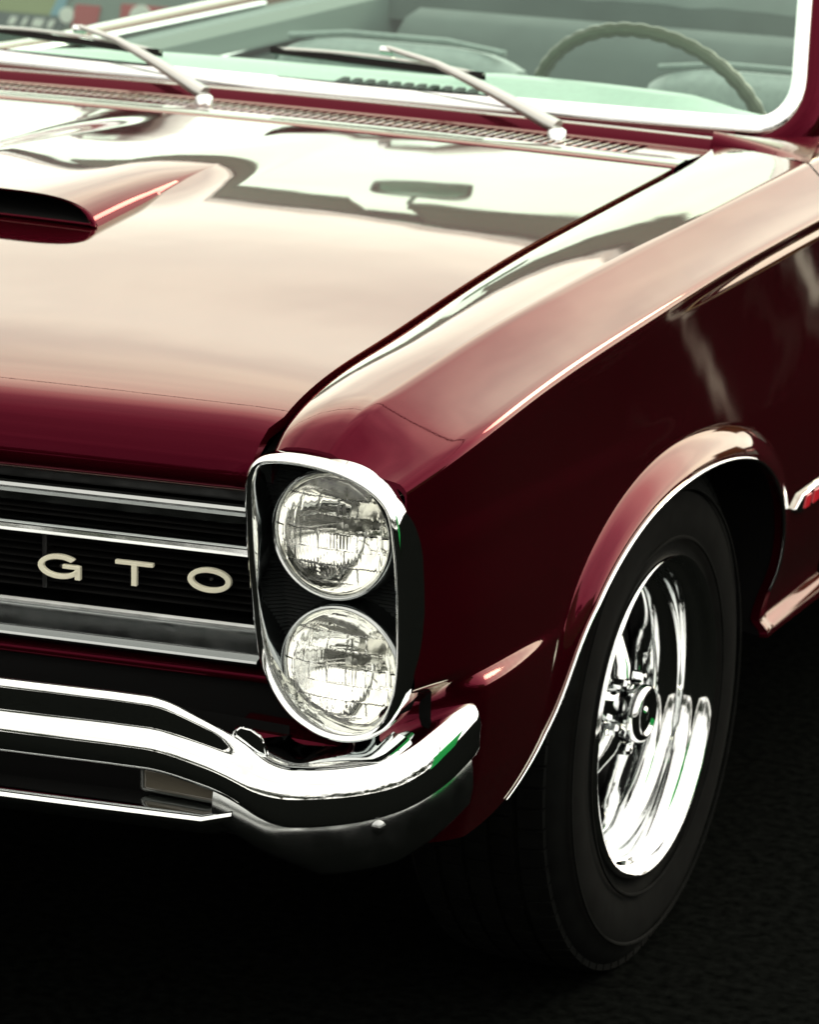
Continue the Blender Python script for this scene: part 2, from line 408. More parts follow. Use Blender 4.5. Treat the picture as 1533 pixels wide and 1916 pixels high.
# ---- cowl: rear strip, louvres, turned-up lip
def cowl():
    b = MB(); xs = np.linspace(-.688, .688, 57); rows = []
    zc = lambda x, y: hoodZ(x, min(y, 1.5))
    for y, dz in ((1.334, -.030), (1.334, -.003), (1.338, 0.0), (1.36, .001), (1.385, .001), (1.398, -.001)):
        rows.append([(x/.688*(seamX(y)-.0045), y, zc(x, y)+dz) for x in xs])
    b.grid(rows)
    rows = [[(x*.985, y, zc(x, min(y, 1.5))+dz) for x in xs] for y, dz in ((1.478, -.0056), (1.49, -.0070), (1.500, -.0085), (1.509, -.0095), (1.513, -.007), (1.521, .0045), (1.526, .0062), (1.545, .005), (1.575, .001), (1.61, -.006))]
    b.grid(rows)
    # flat ends beyond the louvres
    for s in (-1, 1):
        b.grid([[(s*x, y, zc(x, y)-.001-.0045*(y-1.398)/.08) for x in np.linspace(.598, .686, 6)] for y in np.linspace(1.398, 1.478, 5)])
    o = b.build('cowl_panel', PAINT, car, angle=60)
    MB().add([(-.6, 1.39, .955), (.6, 1.39, .955), (.6, 1.485, .955), (-.6, 1.485, .955)], [(0, 1, 2, 3)]).build('cowl_well', BLACKM, o)
    pitch = .0148; n = int(1.196/pitch); me = None
    for i in range(n+1):
        x = -.598+i*1.196/n
        if me is None:
            q = MB().box((0, 0, 0), (.0062, .084, .012)).build('louver', PAINT, o, bevel=.0012); me = q.data
        else:
            q = bpy.data.objects.new('louver', me); C.objects.link(q); q.parent = o
            mm = q.modifiers.new('bevel', 'BEVEL'); mm.width = .0012; mm.segments = 2
        q.location = (x, 1.438, zc(x, 1.438)-.0033-.0058)
        q.rotation_euler.x = math.atan((zc(x, 1.478)-zc(x, 1.398)-.0045)/.08)
    return o
cowl()

# ---- fender rear corners / pillar base and door
def corner():
    b = MB(); rows = []
    for t in np.linspace(0, 1, 14):
        # from fender edge up to the windscreen pillar
        a = Vector((.679+.149*t, 1.502+.0*t, .9715-.012*t)); c = Vector((.67+.13*t, 1.585+.06*t, .972+.004*t))
        mid = a.lerp(c, .22)+Vector((0, 0, .014*(1-t)+.004))
        rows.append([a+Vector((0, 0, -.02)), a, a+(mid-a)*.5, mid, mid.lerp(c, .5)+Vector((0, 0, .002)), c])
    b.grid(rows); return b.build('pillar_base', PAINT, car, angle=60)
pb = corner()

def ws_pt(x, t):
    # windscreen surface: t metres of height above its base line
    bow = .05*(1-(x/.75)**2)
    return Vector((x*(1-.10*t), 1.615-bow*1.0+.86*t+.05*t*t, .976+.003*(1-(x/.75)**2)+t))
# ---- windscreen, chrome surround, frame
def screen():
    fr = empty('tmp', (0, 0, 0)); bpy.data.objects.remove(fr)
    H = .40; hw = .758
    # rounded outline in (x,t)
    pts = []
    rad = .055
    for cx, ct, a0 in ((hw-rad, rad+.019, -90), (hw-rad-.0, H-rad, 0), (-hw+rad, H-rad, 90), (-hw+rad, rad+.019, 180)):
        for k in range(9):
            a = R(a0+k*90/8); tt_ = ct+rad*math.sin(a); pts.append(((cx+rad*math.cos(a))*(1-.25*tt_), tt_))
    # subdivide long runs
    out = []
    for i, p in enumerate(pts):
        q = pts[(i+1) % len(pts)]; n = max(1, int(math.hypot(q[0]-p[0], q[1]-p[1])/.05))
        for k in range(n): out.append((p[0]+(q[0]-p[0])*k/n, p[1]+(q[1]-p[1])*k/n))
    rows = []
    def off(p, d, up_):
        cx, ct = 0, H/2
        i = out.index(p); a = out[i-1]; c = out[(i+1) % len(out)]
        t = Vector((c[0]-a[0], c[1]-a[1])).normalized(); n = Vector((t.y, -t.x))
        v = ws_pt(p[0]+n.x*d, p[1]+n.y*d); return v+Vector((0, -.7, .7))*up_
    for d, h in ((-.003, -.004), (-.002, .002), (.003, .0045), (.010, .005), (.015, .003), (.019, -.001), (.020, -.008)):
        rows.append([off(p, d, h) for p in out])
    tr = MB().grid(rows, close_u=True).build('windscreen_surround', CHROME, car, angle=60)
    rows = []
    for d, h in ((.018, -.004), (.024, -.001), (.040, -.004), (.052, -.020), (.052, -.05), (.0, -.05)):
        rows.append([off(p, d, h) for p in out])
    MB().grid(rows, close_u=True).build('windscreen_frame', PAINT, car, angle=60)
    gl = MB(); rws = []
    for t in np.linspace(-.0, H+.005, 12): rws.append([ws_pt(x, t) for x in np.linspace(-hw-.004, hw+.004, 25)])
    # clip the corners simply by following the outline
    ctr = ws_pt(0, H/2)
    g2 = MB(); edge = [off(p, .004, 0) for p in out]
    rr = []
    for k in range(9):
        f = k/8; rr.append([ws_pt(p[0]*f*1.004, H/2+(p[1]-H/2)*f*1.01) for p in out])
    g2.grid(rr, close_u=True); go = g2.build('windscreen', WSGLASS, car, angle=None)
    if sum(p.normal.y*p.area for p in go.data.polygons) > 0: go.data.flip_normals()
screen()

# ---- door, quarter panel, rear deck
def flank(name, y0, y1, n=30):
    b = MB(); rows = []
    for y in np.linspace(y0, y1, n):
        yc = min(y, 1.88); dz = -.022*sst(1.55, 2.2, y)-.01*sst(2.6, 4.8, y)
        ku = sst(3.4, 3.7, y)
        P = upper_profile(yc)[6:]
        sx = seamX(1.5)
        P = [((.80 if i == 0 else .80), 0) for i in range(0)]+[(x, z) for x, z in P if x > .80]
        P = [(.775, P[0][1]-.035), (.775, P[0][1]-.004), (.782, P[0][1]+.001)]+P
        ty = [(x, y, z+dz) for x, z in P]
        tx, tz = side_top(yc)
        for s in (.012, .03, .06, .10, .15, .2, .26, .32, .38, .42, .46, .49, .515, .53, .542, .552, .565):
            ty.append((side_x(1.6 if y > 1.6 else y, side_top(1.6 if y > 1.6 else y)[1]-s)+(tx-side_top(1.6 if y > 1.6 else y)[0]), y, tz-s+dz))
        rows.append(ty)
    b.grid(rows); return b.build(name, PAINT, car, angle=50)
door = flank('door', 1.503, 2.92)
quarter = flank('quarter_panel', 2.926, 4.75)
ds = MB(); ds.tube([(.765, 1.72, .945), (.765, 2.2, .930), (.765, 2.90, .926)], .010, 8, flat=.6).build('sill_trim', CHROME, door)
ip = MB(); ip.grid([[(.775, y, .918), (.70, y, .923), (.685, y, .905), (.68, y, .80), (.68, y, .45)] for y in np.linspace(1.70, 3.36, 12)])
ip.build('door_card', mat('door_vinyl', (.12, .165, .155), .6), door)
MB().bar((.672, 1.9, .868), (.672, 2.93, .862), .010, .016).build('chrome_strip', CHROME, door)
dk = MB(); rows = []
for y in np.linspace(3.36, 4.75, 12):
    rows.append([(x, y, .945-.03*sst(3.4, 4.8, y)+.02*(1-(x/.8)**2)) for x in np.linspace(-.80, .80, 15)])
rows.append([(p[0], 4.80, p[2]-.10) for p in rows[-1]]); rows.append([(p[0], 4.78, .35) for p in rows[-1]])
dk.grid(rows).build('rear_deck', PAINT, car)
fl = MB(); fl.box((0, 2.5, .32), (1.6, 2.2, .05)).box((0, 1.45, .62), (1.3, .04, .60)).box((0, .9, .33), (.96, 1.2, .05)).box((0, 4.0, .42), (1.6, 1.5, .2))
fl.build('floor_pan', BLACKM, car, smooth=False)

# ---- interior: dashboard, seats, steering wheel
def dash():
    b = MB(); rows = []
    for x in np.linspace(-.70, .70, 41):
        k = 1-(abs(x)/.72)**4
        pod = .012*sst(.10, .20, x)*sst(.62, .52, x)
        rows.append([(x, 1.600, .958), (x, 1.66, .962+.006*k), (x, 1.74, .966+.010*k), (x, 1.80, .962+.020*k+pod), (x, 1.84, .958+.026*k+pod), (x, 1.862, .950+.026*k+pod), (x, 1.868, .930+.02*k), (x, 1.85, .90), (x, 1.80, .74)])
    b.grid(rows); o = b.build('dashboard', DASH, car, angle=50)
    n = 11; me = None
    for i in range(n):
        x = -.015+i*.022
        if me is None: q = MB().box((0, 0, 0), (.012, .075, .008)).build('vent_slot', RECESS, o, smooth=False); me = q.data
        else: q = bpy.data.objects.new('vent_slot', me); C.objects.link(q); q.parent = o
        q.location = (x, 1.705, .9765); q.rotation_euler.x = .10
    rr = []
    for k in range(24):
        a = 2*math.pi*k/24; rr.append((.40+.20*math.cos(a), 1.672+.032*math.sin(a)))
    q = MB(); q.v = [(x, y, .9705) for x, y in rr]+[(x, y, .9760) for x, y in rr]; q.f = [tuple(range(24, 48))]+[(i, (i+1) % 24, 24+(i+1) % 24, 24+i) for i in range(24)]
    q.build('dash_recess_shade', RECESS, o, smooth=False)  # flat dark patch, put in as colour for a dark recess in the dash
dash()
def seat(cx):
    r = MB(); rows = []
    n = 26
    for j in range(n+1):
        x = -.235+.47*j/n; e = 1-abs(x/.235)**5; pl = .004*abs(math.sin(math.pi*j/3.25))
        row = []
        for (y, z, o_) in ((2.42, .45, 0), (2.45, .60, 1), (2.47, .75, 1), (2.475, .86, 1), (2.485, .905, .8), (2.515, .928, 0), (2.55, .925, 0), (2.58, .89, 0), (2.58, .70, 0), (2.56, .4, 0)):
            row.append((cx+x, y-pl*o_+.02*(1-e), z-.035*(1-e)*(1 if z > .8 else 0)))
        rows.append(row)
    r.grid(rows); ctr0 = rows[0]; ctr1 = rows[-1]
    r.add(ctr0, [tuple(range(len(ctr0)))]); r.add(ctr1, [tuple(range(len(ctr1)))])
    o = r.build('seat', VINYL, car, angle=60)
    MB().box((cx, 2.24, .50), (.47, .46, .16)).build('seat_cushion', VINYL, o, bevel=.04)
    MB().tube([(cx-.215, 2.525, .924), (cx-.1, 2.528, .937), (cx+.1, 2.528, .937), (cx+.215, 2.525, .924)], .006, 8).build('seat_piping', VINYL, o)
    return o
seat(-.30); seat(.42)
bs = MB(); rows = []
for x in np.linspace(-.64, .64, 60):
    f = .006*abs(math.sin(math.pi*x/.16))
    rows.append([(x, 3.02, .45), (x+.03, 3.08-f, .70), (x+.05, 3.12-f, .84), (x+.06, 3.16-f, .885), (x+.07, 3.21, .90), (x+.07, 3.26, .885), (x+.07, 3.28, .86)])
bs.grid(rows).build('rear_seat', BOOT, car)
tb = MB(); rows = []
for x in np.linspace(-.745, .745, 90):
    e = (1-abs(x/.745)**6); f = .006*math.sin(x*31)+.004*math.sin(x*57+1)
    rows.append([(x, 3.30, .86), (x+.01, 3.31, .93+f*.3), (x+.03, 3.36, .975*e+.945*(1-e)+f), (x+.05, 3.48, .995*e+.945*(1-e)+f), (x+.08, 3.66, .99*e+.94*(1-e)+f), (x+.10, 3.82, .965*e+.93*(1-e)), (x+.1, 3.87, .93)])
tb.grid(rows).build('top_boot', BOOT, car)
def steering():
    c = Vector((.370, 2.07, .888)); ax = Vector((0, .80, .60)).normalized()   # rim faces the driver
    ax = Vector((0, .87, .48)).normalized()
    u = Vector((1, 0, 0)); v = ax.cross(u) * -1
    if v.z < 0: v = -v
    pts = [c+u*math.cos(a)*.198+v*math.sin(a)*.198 for a in [2*math.pi*k/176 for k in range(176)]]
    rr = [.0102+.0022*abs(math.sin(math.pi*k/4)) for k in range(176)]
    o = MB().tube(pts, rr, 10, closed=True, upv=ax).build('steering_wheel', WHEELRIM, car)
    b = MB(); b.tube([c-u*.19, c-u*.06-ax*-.02, c+u*.06, c+u*.19], .010, 8); b.build('spoke', CHROMED, o)
    MB().lathe([(-.05, .02), (-.02, .045), (.0, .045), (.012, .03), (.015, .0005)], 24, 'y', (c.x, c.y, c.z)).build('horn_button', CHROMED, o)
    MB().tube([c, c-ax*.35], .022, 10).build('steering_column', VINYL, o)
steering()

# ---- sun visors and rear-view mirror
for s_ in (-1, 1):
    b = MB(); rows = []
    for t in np.linspace(.290, .385, 7):
        rows.append([ws_pt(x, t)+Vector((0, .035, -.01)) for x in np.linspace(.06*s_, .62*s_, 14)])
    b.grid(rows).build('sun_visor', VISOR, car, solid=.018, bevel=.006)
mp_ = Vector((.05, 1.90, 1.228))
mi = MB(); cc_ = closed_curve([(-.11, -.018), (-.10, .022), (0, .028), (.10, .022), (.11, -.018), (.09, -.028), (0, -.03), (-.09, -.028)], 6)
rows = [[Vector((p.x*k, yo, p.z*k)) for p in cc_] for k, yo in ((.001, -.022), (.6, -.02), (.92, -.012), (1, 0), (.97, .008), (.001, .009))]
mi.grid(rows, close_u=True); mir = mi.build('rear_view_mirror', CHROMED, car, angle=50); mir.scale = (.82, 1, .8); mir.location = mp_; mir.rotation_euler.x = R(12)
MB().tube([(0, -.01, .01), (0, -.03, .05), (0, -.02, .085)], .006, 8).build('mirror_stem', CHROMED, mir)
# ---- wipers
def wiper(px, tipx, a_t, b0, b1):
    # pivot on the cowl, arm to the blade centre, blade from b0 to b1
    P = Vector((px, 1.453, .975))
    mid = ws_pt(*a_t)+Vector((0, -.010, .012)); e0 = ws_pt(*b0)+Vector((0, -.010, .010)); e1 = ws_pt(*b1)+Vector((0, -.010, .010))
    q = MB().lathe([(-.02, .014), (.004, .014), (.007, .012), (.010, .008), (.011, .0005)], 20, 'z', tuple(P)).build('wiper_pivot', CHROME, car, angle=60)
    head = P+(mid-P).normalized()*.02+Vector((0, 0, .012))
    pts = [P+Vector((0, 0, .012)), head, P+(mid-P)*.35+Vector((0, 0, .016)), P+(mid-P)*.7+Vector((0, 0, .016)), mid+Vector((0, -.003, .004))]
    rows = []
    d = (mid-P).normalized(); sd_ = d.cross(Vector((0, -.7, .7))).normalized(); nu = sd_.cross(d)
    if nu.z < 0: nu = -nu
    ws = [.0105, .0105, .0082, .0052, .0036]; hs = [.010, .009, .007, .005, .003]
    for p, w_, h_ in zip(pts, ws, hs):
        rows.append([p+sd_*w_-nu*h_*.5, p+sd_*w_+nu*h_*.2, p+sd_*w_*.5+nu*h_*.7, p-sd_*w_*.5+nu*h_*.7, p-sd_*w_+nu*h_*.2, p-sd_*w_-nu*h_*.5])
    a = MB().grid(rows, close_u=True); k = len(a.v); a.f += [tuple(range(6)), tuple(range(k-6, k))]
    arm = a.build('wiper_arm', ARM, car, angle=50)
    bl = []
    for t in np.linspace(0, 1, 13):
        p = e0.lerp(e1, t); bow = .012*(1-(2*t-1)**2); p = p+Vector((0, -bow*.7, bow*.7)); bl.append(p)
    MB().tube(bl, [.003]+[.0048]*11+[.003], 8, flat=.6).build('blade_frame', ARM, arm)
    rb = MB(); rr = []
    for t in np.linspace(0, 1, 13):
        p = e0.lerp(e1, t); rr.append([p+Vector((0, -.006, .004)), p+Vector((0, -.005, -.006)), p+Vector((0, .008, -.010)), p+Vector((0, .006, .001))])
    rb.grid(rr, close_u=True); rb.build('blade_rubber', BLADE, arm)
    MB().box(mid+Vector((0, -.002, -.001)), (.022, .012, .010), Euler((R(-40), 0, 0)).to_matrix()).build('blade_clip', CHROME, arm, bevel=.002)
wiper(.463, 0, (.118, .061), (-.075, .051), (.283, .041))
wiper(-.112, 0, (-.424, .052), (-.610, .043), (-.264, .033))

# ---- lamp bezel, lamps
BZ = [(.6695, .775), (.670, .800), (.678, .819), (.696, .829), (.737, .832), (.788, .826), (.828, .810), (.850, .787), (.8585, .748), (.863, .700), (.865, .655), (.865, .612), (.860, .575), (.848, .546), (.828, .527), (.802, .518), (.776, .5175), (.752, .524), (.727, .538), (.706, .562), (.692, .590), (.684, .625), (.677, .680), (.672, .730)]
def bezel():
    cc = closed_curve(BZ, 6); n = len(cc)
    nrm = []
    for i in range(n):
        t = (cc[(i+1) % n]-cc[i-1]).normalized(); v = Vector((t.z, 0, -t.x))
        cen = Vector((.772, 0, .672))
        if v.dot(cen-cc[i]) < 0: v = -v
        nrm.append(v)
    def ring(off, y): return [Vector((p.x, y, p.z))+v*off for p, v in zip(cc, nrm)]
    pp_ = upper_profile(.130)[9:]; pz = [q[1] for q in pp_][::-1]; px_ = [q[0] for q in pp_][::-1]
    tgt = lambda z: float(np.interp(z, pz, px_)) if z > pz[0] else side_x(.135, z)
    sd = [sst(.25, .7, -v.x)*sst(.565, .605, p.z)*(.45+.55*sst(.80, .72, p.z))*max(0, min(.02, tgt(p.z)-.001-p.x)) for p, v in zip(cc, nrm)]
    fl = lambda y, k: [Vector((p.x+k*q, y, p.z))-v*.0005 for p, v, q in zip(cc, nrm, sd)]
    rows = [fl(.155, 1.02), fl(.136, 1), fl(.118, .45), ring(0, .106), ring(.002, .1005), ring(.005, .0985), ring(.008, .100), ring(.0100, .104), ring(.0112, .112), ring(.013, .140), ring(.014, .178)]
    o = MB().grid(rows, close_u=True).build('headlight_bezel', CHROME, car, angle=60)
    # ribbed dark backing panel
    inner = ring(.0125, 0)
    zs = np.arange(.527, .8205, .0021); rr = []
    for i, z in enumerate(zs):
        xs = []
        for k in range(n):
            a, b = inner[k], inner[(k+1) % n]
            if (a.z-z)*(b.z-z) <= 0 and abs(a.z-b.z) > 1e-9: xs.append(a.x+(b.x-a.x)*(z-a.z)/(b.z-a.z))
        if len(xs) < 2: continue
        x0, x1 = min(xs), max(xs); y = .158+(.0016 if i % 2 else -.0016)
        rr.append([(x0+(x1-x0)*t, y, z) for t in (0, .5, 1)])
    # holes are hidden behind the lamp rings, so the ribs are cut where a lamp sits
    p = MB().grid(rr)
    keep = []
    for f in p.f:
        c = sum((Vector(p.v[i]) for i in f), Vector())/4
        keep.append(f)
    p.f = keep
    b2 = MB(); nx = 40; rows = []
    for row in rr:
        (x0, y, z), _, (x1, _, _) = row
        rows.append([(x0+(x1-x0)*k/nx, y, z) for k in range(nx+1)])
    b2.grid(rows)
    b2.f = [f for f in b2.f if all((((sum(b2.v[i][0] for i in f)/4)-lx)**2+((sum(b2.v[i][2] for i in f)/4)-lz)**2) > .066**2 for lx, lz in LAMPS)]
    b2.build('ribbed_panel', CHAR, o, smooth=False)
    MB().add([(.672, .185, .51), (.862, .185, .51), (.862, .185, .80), (.672, .185, .822)], [(0, 1, 2, 3)]).build('bezel_back', BLACKM, o)
    return o
LAMPS = [(.7655, .7440), (.7790, .5925)]
bez = bezel()
def lamp_meshes():
    # everything about the lamp axis, facing -y, origin at lamp centre in the lens plane
    d = {}
    a = MB().lathe([(.045, .0740), (.006, .0740), (.0005, .0732), (-.003, .0715), (-.0045, .0695), (-.003, .0678), (.0005, .0668), (.006, .0664)], 72, 'y')
    d['lamp_ring'] = (a, CHROMED)
    # bowl
    pr = [(.006, .0666)]
    for k in range(14):
        r = .0655*(1-k/13.5); pr.append((.010+.046*(1-(r/.0655)**2), max(r, .0004)))
    d['reflector'] = (MB().lathe(pr, 64, 'y'), REFL)
    # lens with moulded flutes and blocks on the inside face
    n = 110; R0 = .0666; vs = []; fs = []; idx = {}
    def outer(r): return -.011*(1-(r/R0)**2)+.001
    def inner(x, z):
        r = math.hypot(x, z); y = outer(r)+.0042
        row = math.floor((z+.07)/.0185); zz = (z+.07) % .0185
        colw = .0225 if row % 2 else .030
        cx = (x+.075+(.007 if row % 2 else 0)) % colw
        fl = .0004*math.sin(math.pi*x/.0040)**2 if row in (0, 1, 2, 6) else .00012*math.sin(math.pi*x/.0075)**2
        if row == 3 and abs(x) < .03: fl = .0004*math.sin(math.pi*x/.0038)**2
        pr_ = .0009*(zz/.0185)+.0006*(cx/colw)*(1 if row % 2 else -1)
        edge = .0007 if (zz < .0011 or cx < .0009) else 0
        return y+fl+pr_-edge
    a = MB(); nr = 70; na = 180
    rows_o = []; rows_i = []
    for i in range(nr+1):
        r = R0*i/nr if i else 1e-5
        rows_o.append([(r*math.cos(q), outer(r), r*math.sin(q)) for q in [2*math.pi*k/na for k in range(na)]])
        rows_i.append([(r*math.cos(q), inner(r*math.cos(q), r*math.sin(q)), r*math.sin(q)) for q in [2*math.pi*k/na for k in range(na)]])
    a.grid(rows_o+rows_i[::-1], close_u=True)
    d['lens'] = (a, LENS)
    a = MB().lathe([(.056, .009), (.030, .009), (.026, .007), (.0245, .0004)], 20, 'y', (0, 0, .002)); a.box((0, .030, .018), (.003, .004, .02)); a.box((.0, .024, -.004), (.024, .003, .003))
    d['bulb_shield'] = (a, STEEL)
    return d
LM = lamp_meshes()
first = None
def headlight(cx, cz, rz):
    global first
    if first is None:
        root = None
        for k, (mb, mt) in LM.items():
            o = mb.build(k, mt, None, angle=(None if k == 'reflector' else 40))
            if k == 'lamp_ring': root = o; o.name = 'headlight'; o.parent = car
            else: o.parent = root
        first = root; q = root
    else:
        q = first.copy(); C.objects.link(q)
        for ch in list(first.children):
            c = ch.copy(); C.objects.link(c); c.parent = q
        q.parent = car
    q.location = (cx, .1265, cz); q.rotation_euler.y = rz; q.scale = (1.02, 1.0, 1.02)
    return q
hls = [headlight(*LAMPS[0], 0), headlight(*LAMPS[1], 0)]
headlight(-LAMPS[0][0], LAMPS[0][1], 0); headlight(-LAMPS[1][0], LAMPS[1][1], 0)

# ---- grille (left half; the right is its mirror)
gy = lambda x: .142-.12*(.66-x)
def gbar(prof, x0=.06, x1=.668, n=14, endcurl=None):
    rows = []
    for x in np.linspace(x0, x1, n): rows.append([(x, gy(x)+py, pz) for py, pz in prof])
    return MB().grid(rows)
def grille():
    o = gbar([(.05, .757), (.006, .757), (.0, .7555), (-.002, .752), (.0, .749), (.004, .747), (.010, .742), (.012, .733), (.020, .729), (.06, .728)]).build('grille_upper_trim', CHROMED, car, angle=14)
    gbar([(.05, .711), (.0, .710), (-.003, .708), (-.004, .704), (-.002, .700), (.004, .698), (.05, .697)]).build('grille_centre_trim', CHROME, car, angle=40)
    gbar([(.05, .622), (.0, .6215), (-.003, .619), (-.0035, .616), (.001, .613), (.0035, .606), (.0060, .5845), (.003, .5830), (-.004, .5805), (-.005, .578), (-.002, .574), (.006, .573), (.05, .572)]).build('grille_lower_trim', CHROMED, car, angle=14)
    me = None
    # fine black fins set back in the openings
    zs = [.630+.0085*k for k in range(9)]+[.7165, .7225]
    for z in zs:
        b = gbar([(.050, z+.0008), (.022, z+.0012), (.020, z), (.022, z-.0012), (.050, z-.0008)], n=3)
        f = b.build('grille_fin', BLACKM, car, angle=30)
    b = gbar([(.052, .765), (.052, .56)]); b.build('grille_back', BLACKM, car)
    for x in (.40, .20):
        MB().box((x, gy(x)+.028, .665), (.006, .02, .07)).build('grille_upright', BLACK, car, bevel=.001)
    # painted pan between grille and bumper
    gbar([(.05, .568), (.020, .566), (.012, .560), (.010, .555), (.012, .551), (.030, .549)], x0=0, x1=.70).build('grille_pan', PAINT, car, angle=50)
    gbar([(.022, .5505), (.020, .50), (.020, .40)], x0=0, x1=.70).build('grille_pan_shade', BLACKM, car)  # black sheet: the shade below the painted pan put in as colour
    # black header above
    gbar([(.0, .780), (.006, .770), (.010, .760), (.05, .758)]).build('grille_header', BLACK, car)
    # split nose
    b = MB(); b.grid([[(x, gy(0)+.055*(x/.06)**2-.03, z) for x in np.linspace(-.06, .06, 9)] for z in (.775, .70, .62, .56)]); b.build('nose', PAINT, car)
grille()
# filler panel under and beside the bezel
fp = MB(); rows = []
for x in np.linspace(.655, .862, 18):
    rows.append([(x, .150, .516), (x, .142+.02*sst(.8, .9, x), .514), (x, .115+.04*sst(.8, .9, x), .508), (x, .105+.045*sst(.8, .9, x), .495), (x, .13, .47)])
fp.grid(rows).build('lamp_pan', PAINT, car)

# ---- letters
def letters():
    d = .006
    def ringlet(cx, cz, rx, rz, w, a0, a1, n=40, closed=False):
        b = MB(); rows = []
        for k in range(n+(0 if closed else 1)):
            a = R(a0+(a1-a0)*k/n); co, si = math.cos(a), math.sin(a)
            o = (cx+rx*co, cz+rz*si); i = (cx+(rx-w)*co, cz+(rz-w*.82)*si)
            rows.append([(o[0], -d, o[1]), (i[0], -d, i[1]), (i[0], 0, i[1]), (o[0], 0, o[1])])
        b.grid(rows, close_u=True, close_v=closed)
        if not closed: b.f += [(0, 1, 2, 3), tuple(len(b.v)-4+i for i in range(4))]
        return b
    rx, rz, w = .0262, .0143, .0068
    G = ringlet(0, 0, rx, rz, w, 42, 342, 40)
    G.box((rx*.86, -d/2, -.0056), (.0068, d, .0160)); G.box((rx*.86-.0085, -d/2-.0002, .0008), (.020, d, .0046))
    T = MB().box((0, -d/2, .0118), (.046, d, .0048)).box((0, -d/2-.0002, -.0014), (.0066, d, .0258))
    O = ringlet(0, 0, rx, rz, w, 0, 360, 44, True)
    for (b, x, z, nm) in ((G, .424, .6605, 'letter_g'), (T, .515, .6625, 'letter_t'), (O, .605, .6650, 'letter_o')):
        o = b.build(nm, LETTER, car, bevel=.0006, angle=30)
        o.location = (x, gy(x)+.012, z); o.rotation_euler.z = math.atan(.12); o['label'] = 'cream capital '+nm[-1].upper()+' on black grille'
        # stand-off pins
        MB().tube([(0, 0, 0), (0, .02, 0)], .002, 6).build('letter_pin', BLACK, o)
letters()

